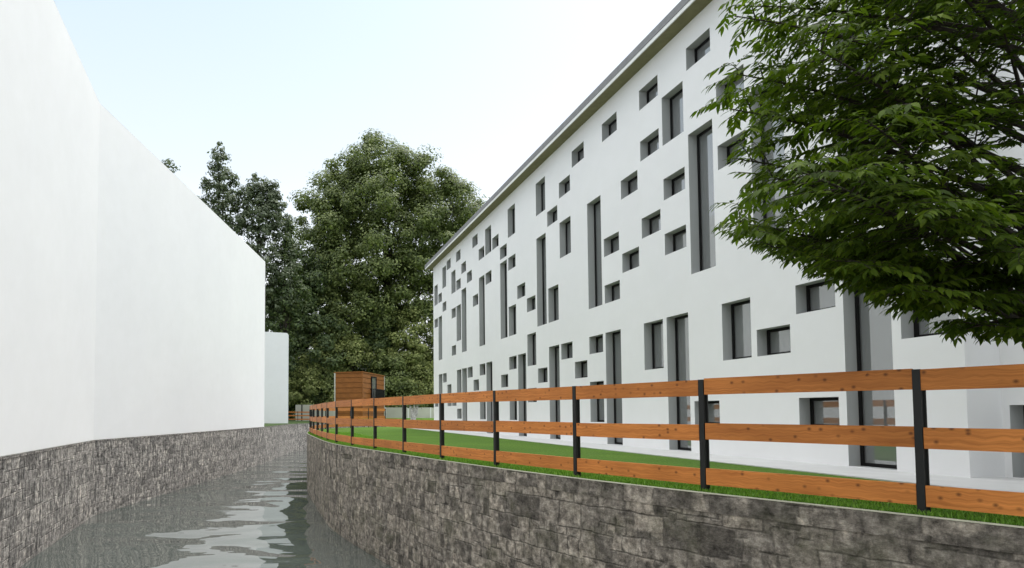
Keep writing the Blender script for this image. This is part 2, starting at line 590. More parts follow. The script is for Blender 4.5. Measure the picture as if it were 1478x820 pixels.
# ------------------------------------------------------------------ right building
DIR = Vector((-0.12662, 0.99195, 0))
NRM = Vector((0.99195, 0.12662, 0))
K = 7.42
bld = empty('apartment_building', NRM * K, math.atan2(DIR.y, DIR.x))
tag(bld, 'long white rendered building with scattered deep set windows behind the board fence', 'building')
WIN = [(0, 1.605, 2), (1, 3.25, 5), (1, 'd', 0), (2, 0.515, 1), (2, 2.15, 1), (3, 1.605, 1), (3, 3.25, 5), (4, 1.605, 2), (4, 4.88, 1), (4, 5.967, 1), (5, 0.515, 1), (5, 3.25, 5),
       (5, 7.054, 1), (6, 3.793, 1), (6, 4.88, 1), (6, 5.967, 2), (6, 'd', 0), (7, 1.605, 2), (7, 4.337, 1), (7, 5.967, 1), (7, 7.054, 1), (8, 3.793, 1), (8, 5.424, 1), (9, 3.25, 1),
       (9, 4.337, 1), (9, 7.054, 1), (9, 'd', 0), (10, 0.515, 2), (10, 2.15, 1), (10, 3.25, 5), (11, 1.605, 1), (11, 7.054, 1), (12, 2.15, 1), (12, 4.88, 2), (12, 6.511, 1), (13, 3.25, 2),
       (13, 5.967, 1), (13, 'd', 0), (14, 1.605, 1), (14, 3.25, 5), (14, 6.511, 2), (15, 1.06, 1), (15, 2.15, 2), (15, 3.793, 1), (16, 4.337, 1), (16, 'd', 0), (17, 0.515, 2), (17, 2.15, 1),
       (17, 3.25, 2), (17, 5.424, 1), (17, 6.511, 2), (18, 1.605, 1), (18, 3.25, 5), (18, 5.967, 1), (19, 6.511, 1), (20, 5.424, 1), (20, 6.511, 2), (20, 'd', 0), (21, 0.515, 2), (21, 2.15, 1),
       (21, 3.25, 5), (21, 6.511, 1), (22, 1.605, 1), (22, 4.88, 1), (22, 7.19, 1), (23, 2.15, 1), (23, 5.967, 1), (24, 3.25, 5), (24, 6.511, 1), (24, 'd', 0), (25, 0.515, 1), (25, 1.605, 2),
       (25, 3.793, 3), (25, 5.967, 1), (25, 7.19, 1), (26, 1.06, 1), (26, 3.25, 1), (26, 4.88, 1), (26, 5.967, 2), (27, 1.06, 2), (27, 7.19, 1), (28, 2.15, 1), (28, 5.424, 1), (28, 6.511, 2),
       (29, 3.25, 4), (29, 5.967, 1), (29, 'd', 0), (30, 1.06, 1), (30, 4.88, 1), (30, 5.967, 2)]
U0, DU, WU, SOFF = 5.95, 0.7643, 0.648, 7.9
UE0, UE1 = 5.905, 29.74
D_REV, D_BACK = 0.172, 0.30


def openings(lst):
    out = []
    for c, z, n in lst:
        u = U0 + DU * c
        if z == 'd':
            out.append((u, u + WU, 0.02, 2.575, 'door'))
        elif z == 'p':
            out.append((u, u + WU, 0.02, 0.80, 'low_door'))
        else:
            out.append((u, u + WU, z, z + 0.42 + 0.5435 * (n - 1), 'window'))
    return out


def facade(holes, ua, ub, y, name):
    us = sorted({ua, ub} | {round(h[0], 4) for h in holes} | {round(h[1], 4) for h in holes})
    zs = sorted({-0.1, SOFF} | {round(h[2], 4) for h in holes} | {round(h[3], 4) for h in holes})
    mb = MB()

    def inside(u, z):
        return any(h[0] < u < h[1] and h[2] < z < h[3] for h in holes)
    for i in range(len(us) - 1):
        for j in range(len(zs) - 1):
            if inside((us[i] + us[i + 1]) / 2, (zs[j] + zs[j + 1]) / 2):
                continue
            u0, u1, z0, z1 = us[i], us[i + 1], zs[j], zs[j + 1]
            mb.quad([(u1, y, z0), (u0, y, z0), (u0, y, z1), (u1, y, z1)])
    return mb.build(name, M['render'], bld, merge=True)


def glazing(h, y):
    u0, u1, z0, z1, kind = h
    fb, fd = 0.045, 0.055
    yo, yi = y - D_REV, y - D_REV - fd
    mb = MB()
    mb.box((u0 + .001, yi, z0 + .001), (u0 + fb, yo, z1 - .001))
    mb.box((u1 - fb, yi, z0 + .001), (u1 - .001, yo, z1 - .001))
    mb.box((u0 + fb, yi, z0 + .001), (u1 - fb, yo, z0 + fb))
    mb.box((u0 + fb, yi, z1 - fb), (u1 - fb, yo, z1 - .001))
    fr = mb.build({'window': 'window', 'door': 'glazed_door', 'low_door': 'hatch'}[kind], M['frame'], bld)
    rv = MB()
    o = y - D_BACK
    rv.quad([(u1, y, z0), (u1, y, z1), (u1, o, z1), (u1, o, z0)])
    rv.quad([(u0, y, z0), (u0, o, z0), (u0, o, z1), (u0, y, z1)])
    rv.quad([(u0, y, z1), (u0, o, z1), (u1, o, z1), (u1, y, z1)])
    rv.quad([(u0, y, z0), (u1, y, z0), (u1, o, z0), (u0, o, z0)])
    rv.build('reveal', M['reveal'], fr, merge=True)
    pb = MB()
    pb.box((u0 + fb - 0.004, yi + 0.018, z0 + fb - 0.004), (u1 - fb + 0.004, yi + 0.034, z1 - fb + 0.004))
    pb.build('pane', M['glass'], fr)
    if kind == 'door':
        hb = MB()
        hb.box((u0 + 0.012, yo + 0.002, 1.0), (u0 + 0.03, yo + 0.012, 1.16))
        hb.tube([(u0 + 0.022, yo + 0.01, 1.08), (u0 + 0.022, yo + 0.045, 1.08), (u0 + 0.12, yo + 0.045, 1.08)], [0.008, 0.008, 0.008], 6)
        hb.build('handle', M['gutter'], fr)


H_main = openings(WIN)
facade(H_main, UE0, UE1, 0.0, 'wall')
for h in H_main:
    glazing(h, 0.0)
SB = -0.44
H_back = openings([(-1, 'p', 0), (-2, 3.25, 5), (-3, 1.605, 2), (-1, 5.967, 1), (-2, 6.511, 1), (-4, 4.88, 1)])
facade(H_back, -4.0, UE0, SB, 'recessed_wall')
for h in H_back:
    glazing(h, SB)
mb = MB()
mb.quad([(UE0, 0, -0.1), (UE0, SB, -0.1), (UE0, SB, SOFF), (UE0, 0, SOFF)])         # return of the step
BK = -10.5
RZ0, RZ1 = 8.06, 9.95                                                               # eaves and ridge
mid = (BK + 0.3) / 2
mb.quad([(UE1, 0, -0.1), (UE1, 0, SOFF), (UE1, BK, SOFF), (UE1, BK, -0.1)][::-1])
mb.quad([(UE1, 0, SOFF), (UE1, mid, RZ1 - 0.2), (UE1, BK, SOFF)][::-1])
mb.quad([(-4, SB, -0.1), (-4, BK, -0.1), (-4, BK, SOFF), (-4, SB, SOFF)][::-1])
mb.quad([(-4, SB, SOFF), (-4, BK, SOFF), (-4, mid, RZ1 - 0.2)][::-1])
mb.quad([(-4, BK, -0.1), (UE1, BK, -0.1), (UE1, BK, SOFF), (-4, BK, SOFF)])
mb.quad([(UE1, -0.301, 0), (-4, -0.8, 0), (-4, -0.8, SOFF), (UE1, -0.301, SOFF)])    # dark rooms stop behind the panes
mb.build('side_wall', M['render'], bld)
OV, UA, UB = 0.31, -4.35, UE1 + 0.36
mb = MB()
mb.box((UA, BK - 0.3, SOFF), (UB, OV - 0.01, SOFF + 0.03))
mb.build('soffit', M['soffit'], bld)
mb = MB()
mb.box((UA, OV - 0.008, SOFF - 0.004), (UB, OV + 0.016, SOFF + 0.066))
mb.build('fascia', M['fascia'], bld)
mb = MB()
mb.box((UA - 0.01, OV - 0.05, SOFF + 0.068), (UB + 0.02, OV + 0.028, SOFF + 0.215))
mb.build('gutter', M['gutter'], bld)
mb = MB()
for u in (UA, UB):
    q = [(u, OV - 0.06, RZ0), (u, mid, RZ1), (u, BK - 0.3, RZ0), (u, BK - 0.3, SOFF + 0.032), (u, OV - 0.06, SOFF + 0.032)]
    mb.quad(q if u == UA else q[::-1])
mb.quad([(UA, OV - 0.06, RZ0), (UB, OV - 0.06, RZ0), (UB, mid, RZ1), (UA, mid, RZ1)])
mb.quad([(UA, mid, RZ1), (UB, mid, RZ1), (UB, BK - 0.3, RZ0), (UA, BK - 0.3, RZ0)])
mb.build('roof', M['roof'], bld)

# pale strip of paving along the foot of the facade
mb = MB()
Mb = bld.matrix_world.copy()
Mb = Matrix.Translation(NRM * K) @ Matrix.Rotation(math.atan2(DIR.y, DIR.x), 4, 'Z')
mb.box((-12, -0.44, -0.05), (UE1 + 1.2, 1.1, 0.012), Mb)
struct(mb.build('pavement', M['pave']))

# ------------------------------------------------------------------ left white building, following the quay
H_L = 9.36
lw = tag(empty('white_building', (-7.2, 17, 0)), 'tall blank white building bending along the streaked canal wall', 'building')
off = Vector(lw.location)
face = inset(SHORE, 0.03)
face[-1] = (-5.40, 35.1)
mb = MB()
bk = []
for p in face:
    bk.append((p[0] - 9.0, p[1] + 0.2))


def LP(p, z):
    return (p[0] - off.x, p[1] - off.y, z)


for i in range(len(face) - 1):
    a, b = face[i], face[i + 1]
    mb.quad([LP(a, -0.05), LP(b, -0.05), LP(b, H_L), LP(a, H_L)], None)
mb.build('wall', M['left_render'], lw, merge=True)
mb = MB()
a, b = face[-1], bk[-1]
mb.quad([LP(a, -0.05), LP(b, -0.05), LP(b, H_L), LP(a, H_L)])
a, b = bk[0], face[0]
mb.quad([LP(a, -0.05), LP(b, -0.05), LP(b, H_L), LP(a, H_L)])
for i in range(len(face) - 1):
    a, b = bk[i + 1], bk[i]
    mb.quad([LP(a, -0.05), LP(b, -0.05), LP(b, H_L), LP(a, H_L)])
mb.build('end_wall', M['left_render'], lw)
mb = MB()
for i in range(len(face) - 1):
    a, b, c, d = face[i], face[i + 1], bk[i + 1], bk[i]
    m1, m2 = ((a[0] + d[0]) / 2, (a[1] + d[1]) / 2), ((b[0] + c[0]) / 2, (b[1] + c[1]) / 2)
    mb.quad([LP(a, H_L + .002), LP(b, H_L + .002), LP(m2, H_L + 0.9), LP(m1, H_L + 0.9)])
    mb.quad([LP(m1, H_L + 0.9), LP(m2, H_L + 0.9), LP(c, H_L + .002), LP(d, H_L + .002)])
mb.build('roof', M['roof'], lw, merge=True)

# small white block beyond it
sb = tag(empty('white_house', (-6.55, 48.2, 0), R(8.5)), 'small plain white house block past the end of the blank building', 'house')
mb = MB()
pr = [(-3.6, -0.05), (0.98, -0.05), (0.98, 6.86), (0.86, 7.02), (-1.5, 7.12), (-3.6, 6.7)]
for i in range(len(pr)):
    a, b = pr[i], pr[(i + 1) % len(pr)]
    mb.quad([(a[0], 0, a[1]), (a[0], 7, a[1]), (b[0], 7, b[1]), (b[0], 0, b[1])]) if i in (0, 1, 5) else None
mb.quad([(x, 0, z) for x, z in pr])
mb.quad([(x, 7, z) for x, z in pr][::-1])
mb.build('wall', M['left_render'], sb)
mb = MB()
for i in (2, 3, 4):
    a, b = pr[i], pr[(i + 1) % len(pr)]
    mb.quad([(a[0], 0.01, a[1]), (a[0], 6.99, a[1]), (b[0], 6.99, b[1]), (b[0], 0.01, b[1])])
mb.build('roof', M['fascia'], sb)


# ------------------------------------------------------------------ board fences
def board_fence(P, root, rails, post_h, post_w=0.046, first_mat=None):
    for i in range(len(P)):
        a = Vector((*P[i], 0))
        nx_ = Vector((*P[min(i + 1, len(P) - 1)], 0))
        pv = Vector((*P[max(i - 1, 0)], 0))
        t = (nx_ - pv).normalized()
        n = Vector((-t.y, t.x, 0))            # towards the canal
        Mx = Matrix((( t.x, n.x, 0, a.x), (t.y, n.y, 0, a.y), (0, 0, 1, 0), (0, 0, 0, 1)))
        mb = MB()
        mb.box((-post_w / 2, -0.006, -0.05), (post_w / 2, 0.034, post_h), Mx)          # flat bar
        mb.box((-post_w / 2 - 0.012, -0.02, -0.05), (-post_w / 2 + 0.012, -0.008, post_h - 0.02), Mx)   # flange behind the board ends
        mb.build('post', M['post'], root)
    for i in range(len(P) - 1):
        a, b = Vector((*P[i], 0)), Vector((*P[i + 1], 0))
        L = (b - a).length
        t = (b - a).normalized()
        n = Vector((-t.y, t.x, 0))
        for z0, z1 in rails:
            j = random.uniform(-0.006, 0.006)
            tw = random.uniform(-0.004, 0.004)
            Mx = Matrix(((t.x, n.x, 0, a.x), (t.y, n.y, 0, a.y), (0, 0, 1, j), (0, 0, 0, 1))) @ Matrix.Rotation(tw, 4, 'Y')
            mb = MB()
            mb.box((post_w / 2 + 0.004, 0.002, z0), (L - post_w / 2 - 0.004, 0.030, z1), Mx)
            mb.build('rail', M['wood'], root)


fence = tag(empty('board_fence', (0, 0, 0)), 'long orange three board fence with dark posts curving along the right canal wall', 'fence')
board_fence(posts, fence, [(0.06, 0.208), (0.46, 0.608), (0.872, 1.02)], 1.018)
ff = tag(empty('board_fence', (0, 0, 0)), 'low far orange rail fence beside the small white house', 'fence')
board_fence([(-9.4 + 1.45 * k, 64 + 0.5 * k) for k in range(4)], ff, [(0.12, 0.24), (0.5, 0.62), (0.86, 0.98)], 1.02)

# pale slatted panel fence standing behind that fence
pf = tag(empty('panel_fence', (-6.35, 67, 0)), 'pale grey panel fence with a dark post beyond the far orange rails', 'fence')
mb = MB()
mb.box((-0.6, 0, 0), (0.02, 0.12, 1.72))
mb.box((0.14, 0, 0), (4.0, 0.12, 1.72))
mb.build('panel', M['conc'], pf)
mb = MB()
mb.box((0.022, -0.03, 0), (0.138, 0.1, 1.78))
mb.build('post', M['post'], pf)

# concrete garden wall at the far lawn
cw = tag(empty('concrete_wall', (2.62, 66.5, 0.3)), 'low pale concrete wall in front of the bushes past the building end', 'wall')
mb = MB()
mb.box((0, 0, -0.2), (19, 0.25, 1.12))
mb.build('wall_panel', M['conc'], cw)
mb = MB()
for k in range(8):
    mb.box((2.4 * k + 0.02, -0.03, -0.2), (2.4 * k + 0.14, -0.002, 1.121))
mb.build('joint_strip', M['fascia'], cw)

# ------------------------------------------------------------------ timber cabin
cab = tag(empty('timber_cabin', (0.19, 58.0, 0.28), R(-20)), 'small brown timber clad cabin in front of the bushes', 'cabin')
CW, CD, CH = 2.75, 6.6, 4.32
mb = MB()
nb = 9
for k in range(nb):                       # overlapping boards
    z0, z1 = CH * k / nb + 0.035, CH * (k + 1) / nb
    for (p, q) in (((-CW, 0), (0, 0)), ((0, 0), (0, CD)), ((0, CD), (-CW, CD)), ((-CW, CD), (-CW, 0))):
        nrm = Vector((q[1] - p[1], -(q[0] - p[0]), 0)).normalized()
        lo, hi = nrm * 0.028, nrm * 0.004
        L = math.hypot(q[0] - p[0], q[1] - p[1])
        mb.quad([(p[0] + lo.x, p[1] + lo.y, z0), (q[0] + lo.x, q[1] + lo.y, z0), (q[0] + hi.x, q[1] + hi.y, z1), (p[0] + hi.x, p[1] + hi.y, z1)], [(0, z0), (L, z0), (L, z1), (0, z1)])
        ip, iq = (p[0] - nrm.x * .06, p[1] - nrm.y * .06), (q[0] - nrm.x * .06, q[1] - nrm.y * .06)
        mb.quad([(ip[0], ip[1], z0), (iq[0], iq[1], z0), (q[0] + lo.x, q[1] + lo.y, z0), (p[0] + lo.x, p[1] + lo.y, z0)][::-1])
        mb.quad([(ip[0], ip[1], z0 - .035), (iq[0], iq[1], z0 - .035), (iq[0], iq[1], z0), (ip[0], ip[1], z0)], [(0, z0), (L, z0), (L, z1), (0, z1)])
        mb.quad([(ip[0], ip[1], z1), (iq[0], iq[1], z1), (q[0] + hi.x, q[1] + hi.y, z1), (p[0] + hi.x, p[1] + hi.y, z1)])
mb.build('cladding', M['shed_wood'], cab)
for (x, y) in ((-CW, 0), (0, CD), (-CW, CD)):
    mb = MB()
    mb.box((x - 0.06, y - 0.06, 0), (x + 0.06, y + 0.06, CH + 0.02))
    mb.build('corner_trim', M['conc'], cab)
mb = MB()
mb.box((-0.05, -0.05, 0), (0.05, 0.05, CH))
mb.build('corner_board', M['shed_wood'], cab)
mb = MB()
mb.box((-CW - 0.08, -0.08, CH + 0.003), (0.08, CD + 0.08, CH + 0.09))
mb.build('roof', M['shed_wood'], cab)
mb = MB()
y0, y1, z0, z1 = 2.4, 3.9, 1.95, 3.98
for lo, hi in (((0.03, y0, z0), (0.12, y0 + 0.12, z1)), ((0.03, y1 - 0.12, z0), (0.12, y1, z1)), ((0.03, y0, z1), (0.12, y1, z1 + 0.12)), ((0.03, y0, z0 - 0.1), (0.12, y1, z0))):
    mb.box(lo, hi)
w = mb.build('window', M['frame'], cab)
mb = MB()
mb.box((0.035, y0 + 0.12, z0), (0.06, y1 - 0.12, z1))
mb.build('pane', M['glass'], w)
mb = MB()
mb.box((0.03, 2.1, 1.86), (0.62, 4.9, 1.94))
for y in np.linspace(2.12, 4.84, 24):
    mb.box((0.58, y, 1.94), (0.62, y + 0.05, 2.8))
for x in (0.2, 0.4):
    mb.box((x, 2.1, 1.94), (x + 0.04, 2.14, 2.8))
    mb.box((x, 4.86, 1.94), (x + 0.04, 4.9, 2.8))
mb.box((0.05, 2.1, 2.801), (0.63, 2.15, 2.86))
mb.box((0.05, 4.85, 2.801), (0.63, 4.9, 2.86))
mb.box((0.58, 2.15, 2.801), (0.63, 4.85, 2.86))
mb.build('balcony', M['frame'], cab)


# ------------------------------------------------------------------ vegetation
def leaf_cards(centers, dirs, size, rng, aspect=0.62, jitter=0.28):
    """diamond leaves with a fold; centers (n,3), dirs (n,3) preferred normal"""
    n = len(centers)
    nn = dirs + rng.normal(0, jitter, (n, 3))
    nn /= np.linalg.norm(nn, axis=1)[:, None] + 1e-9
    r = rng.normal(size=(n, 3))
    t = np.cross(nn, r)
    t /= np.linalg.norm(t, axis=1)[:, None] + 1e-9
    b = np.cross(nn, t)
    s = (size * rng.uniform(0.6, 1.35, n))[:, None]
    a = centers - t * s * 0.5
    c = centers + t * s * 0.5
    l = centers + b * s * aspect * 0.5 - nn * s * 0.12
    rr = centers - b * s * aspect * 0.5 - nn * s * 0.12
    V = np.stack([a, l, c, rr], 1).reshape(-1, 3)
    i = np.arange(n)[:, None] * 4
    F = np.concatenate([i + np.array([[0, 1, 2]]), i + np.array([[0, 2, 3]])], 0)
    return V, F


def far_tree(name, label, cat, base, h, blobs, n_clump, n_leaf, size, mat, seed, group, trunk_h=None, clump_r=1.0, trunk_mat='bark', fill=0.45, trunk_r=None):
    """blobs: (dx, dy, z, rx, ry, rz, weight) ellipsoids; leaves gather in clumps near their shells"""
    rng = np.random.default_rng(seed)
    root = tag(empty(name, base), label, cat, group)
    w = np.array([b[6] for b in blobs], float)
    w /= w.sum()
    pick = rng.choice(len(blobs), n_clump, p=w)
    B = np.array(blobs)[pick]
    d = rng.normal(size=(n_clump, 3))
    d /= np.linalg.norm(d, axis=1)[:, None]
    rad = np.where(rng.random(n_clump) < fill, rng.uniform(0.35, 0.85, n_clump), rng.uniform(0.8, 1.06, n_clump))
    cc = B[:, :3] + d * B[:, 3:6] * rad[:, None]
    cc[:, 2] = np.maximum(cc[:, 2], 0.25)
    cr = clump_r * rng.uniform(0.55, 1.3, n_clump)
    idx = rng.integers(0, n_clump, n_clump * n_leaf)
    o = rng.normal(size=(len(idx), 3))
    o /= np.linalg.norm(o, axis=1)[:, None]
    rr = rng.uniform(0.2, 1.0, len(idx)) ** 0.6
    pts = cc[idx] + o * (cr[idx] * rr)[:, None] * np.array([1.15, 1.15, 0.8])
    pts[:, 2] = np.maximum(pts[:, 2], 0.1)
    outward = o * 1.0 + d[idx] * 0.45 + np.array([0, -0.15, 0.55])
    V, F = leaf_cards(pts, outward, size, rng)
    np_mesh('crown', V, F, M[mat], root)
    # trunk with a few limbs into the crown
    mb = MB()
    th = trunk_h or h * 0.75
    r0 = trunk_r or 0.018 * h
    mb.tube([(0, 0, -0.3), (0.02 * h * .3, 0, th * 0.35), (-0.01 * h, 0, th * 0.7), (0, 0, th)], [r0 * 1.25, r0, r0 * 0.7, r0 * 0.15], 8)
    for k in rng.choice(n_clump, min(14, n_clump), replace=False):
        zz = min(th * 0.85, max(th * 0.2, cc[k, 2] * 0.6))
        p0 = np.array([0, 0, zz])
        p1 = (p0 + cc[k]) / 2 + np.array([0, 0, 0.05 * h])
        mb.tube([p0, p1, cc[k]], [r0 * 0.38, r0 * 0.22, r0 * 0.06], 5)
    mb.build('trunk', M[trunk_mat], root, smooth=True)
    return root


G_T = 'trees rising behind the buildings'
G_B = 'bushes along the far lawn'
# the large round tree, right of centre
far_tree('broadleaf_tree', 'huge round dark green tree beside the far end of the white building', 'tree', (3.6, 78, 0.3), 35,
         [(0, 0, 22.5, 10.2, 9, 11.0, 4.2), (-6.8, -1, 25, 4.9, 4.5, 5.6, 1.4), (7.8, 0, 25, 5.0, 5, 5.6, 1.5), (-0.6, 0, 30.0, 7.4, 5, 4.4, 1.5), (-5, -2, 12.5, 6.0, 4, 7.5, 1.6), (4, -2, 11, 7, 4, 7, 1.7), (0, -3, 18, 8.5, 5, 7, 1.6), (-2.2, 0, 35.0, 0.7, .7, 1.6, 0.1)],
         760, 230, 0.33, 'far_leaf', 21, G_T, clump_r=1.45, fill=0.4)
# slender sparse trees at the left
far_tree('slender_tree', 'tallest thin spire of a sparse tree above the blank building roof', 'tree', (-14.1, 62, 0), 29,
         [(-0.3, 0, 26.3, 1.0, .8, 2.2, .45), (0, 0, 23.6, 2.2, 1.5, 2.0, 1.1), (0.1, 0, 20.6, 3.2, 2, 2.5, 1.9), (0.3, 0, 15.5, 3.8, 2.4, 4.2, 2.4), (-2.2, 0, 22.0, 1.0, 1, 1.0, .35), (2.2, 0, 22.6, 0.8, .8, 1.6, .35), (1.5, 0, 10.5, 3.6, 2.5, 5, 1.5)],
         440, 30, 0.30, 'thin_leaf', 31, G_T, trunk_h=27.5, clump_r=0.55, trunk_r=0.16, fill=0.6)
far_tree('slender_tree', 'second sparse slender tree with a blunt top right of the tallest spire', 'tree', (-10.2, 63, 0), 26,
         [(-.3, 0, 23.4, 1.3, 1.2, 1.8, .6), (1.3, 0, 22.8, 1.1, .8, 1.6, .45), (0.3, 0, 20.6, 2.7, 1.8, 2.3, 1.6), (0.2, 0, 15.4, 3.8, 2.4, 4.6, 2.8)],
         340, 40, 0.30, 'thin_leaf', 32, G_T, trunk_h=24, clump_r=0.6, trunk_r=0.16, fill=0.6)
far_tree('slender_tree', 'lower sparse tree with a thin leader at the edge of the sky gap', 'tree', (-7.7, 64, 0), 21.5,
         [(0.2, 0, 20, .6, .7, 1.5, .3), (0.2, 0, 17.8, 1.6, 1.2, 1.9, 1.0), (-.4, 0, 14, 2.8, 2, 3.6, 2.4), (-1, 0, 9.5, 2.8, 2, 4, 1.6)],
         210, 52, 0.30, 'dark_leaf', 33, G_T, trunk_h=20.5, clump_r=0.6, trunk_r=0.15, fill=0.6)
far_tree('slender_tree', 'sprig of a sparse tree just peeping over the sloping roof edge', 'tree', (-19.5, 62, 0), 26.8,
         [(0, 0, 25.6, 0.9, .8, 1.0, .4), (-1, 0, 20, 2.4, 2, 4, 1)],
         80, 16, 0.26, 'thin_leaf', 34, G_T, trunk_h=25.5, clump_r=0.5, trunk_r=0.17, fill=0.5)
far_tree('gap_tree', 'dark bushy tree filling the sky gap between spires and round tree', 'tree', (-6.6, 74, 0), 21,
         [(0, 0, 15.5, 3.6, 3, 5, 2), (1.5, -1, 8, 4, 3, 6, 1.5), (-3, 0, 11, 3, 3, 5, 1)],
         230, 180, 0.32, 'dark_leaf', 35, G_T, clump_r=1.0)
bush = [  # x, y, height, half width, leaf, label
    (-8.6, 74, 11.8, 2.9, 'dark_leaf', 'dark tall bush against the small white house'),
    (-5.2, 72.5, 9.2, 2.2, 'olive_leaf', 'olive bush above the far orange rail fence'),
    (-3.4, 73.5, 12.8, 2.5, 'far_leaf', 'mid green tall bush left of the timber cabin'),
    (-1.0, 72.5, 9.8, 2.4, 'olive_leaf', 'olive bush behind the left part of the timber cabin'),
    (1.4, 74.5, 13, 2.4, 'dark_leaf', 'dark tall bush above the timber cabin roof'),
    (3.6, 71.5, 8.4, 2.3, 'far_leaf', 'mid green bush behind the right side of the cabin'),
    (5.6, 73, 13.4, 2.7, 'olive_leaf', 'tall olive bush between the cabin and the building'),
    (8.2, 72, 11.4, 2.5, 'olive_leaf', 'olive bush touching the far corner of the white building'),
    (7.0, 78.5, 6.0, 2.6, 'dark_leaf', 'low dark bush behind the pale concrete wall'),
    (11.6, 80, 9.0, 3.2, 'far_leaf', 'green bush hidden behind the far building corner'),
]
for i, (x, y, h, rw, mt, lab) in enumerate(bush):
    far_tree('bush', lab, 'bush', (x, y, 0.0), h,
             [(0, 0, h * 0.62, rw, rw * .8, h * 0.38, 2), (-rw * .5, -.5, h * 0.3, rw * .9, rw * .8, h * 0.3, 1.6), (rw * .5, -.7, h * 0.25, rw * .9, rw * .8, h * 0.27, 1.6), (rw * .2, 0, h * .85, rw * .5, rw * .5, h * .16, .5)],
             int(60 + 4 * h), 210, 0.28, mt, 50 + i, G_B, clump_r=1.0, trunk_r=0.12, fill=0.2)

# pale forked little tree in front of the concrete wall
pt = tag(empty('forked_tree', (4.5, 53.5, 0.0)), 'little tree with a pale forked trunk before the concrete wall', 'tree')
mb = MB()
mb.tube([(0, 0, -0.2), (0.05, 0, 0.4), (-0.1, 0, 1.0), (-0.22, 0, 1.6)], [0.3, 0.24, 0.16, 0.08], 8)
mb.tube([(0.02, 0, 0.3), (0.3, 0.05, 0.8), (0.42, 0.1, 1.5)], [0.2, 0.15, 0.07], 8)
mb.tube([(0.1, 0, 0.5), (0.15, -0.1, 1.1), (0.1, -0.1, 1.5)], [0.12, 0.1, 0.05], 8)
mb.build('trunk', M['pale_bark'], pt, smooth=True)
rng = np.random.default_rng(5)
P_ = rng.normal(0, 1, (420, 3)) * np.array([0.55, 0.5, 0.16]) + np.array([0, 0, 1.6])
V, F = leaf_cards(P_, rng.normal(size=(420, 3)) + np.array([0, 0, .6]), 0.16, rng)
np_mesh('crown', V, F, M['dark_leaf'], pt)


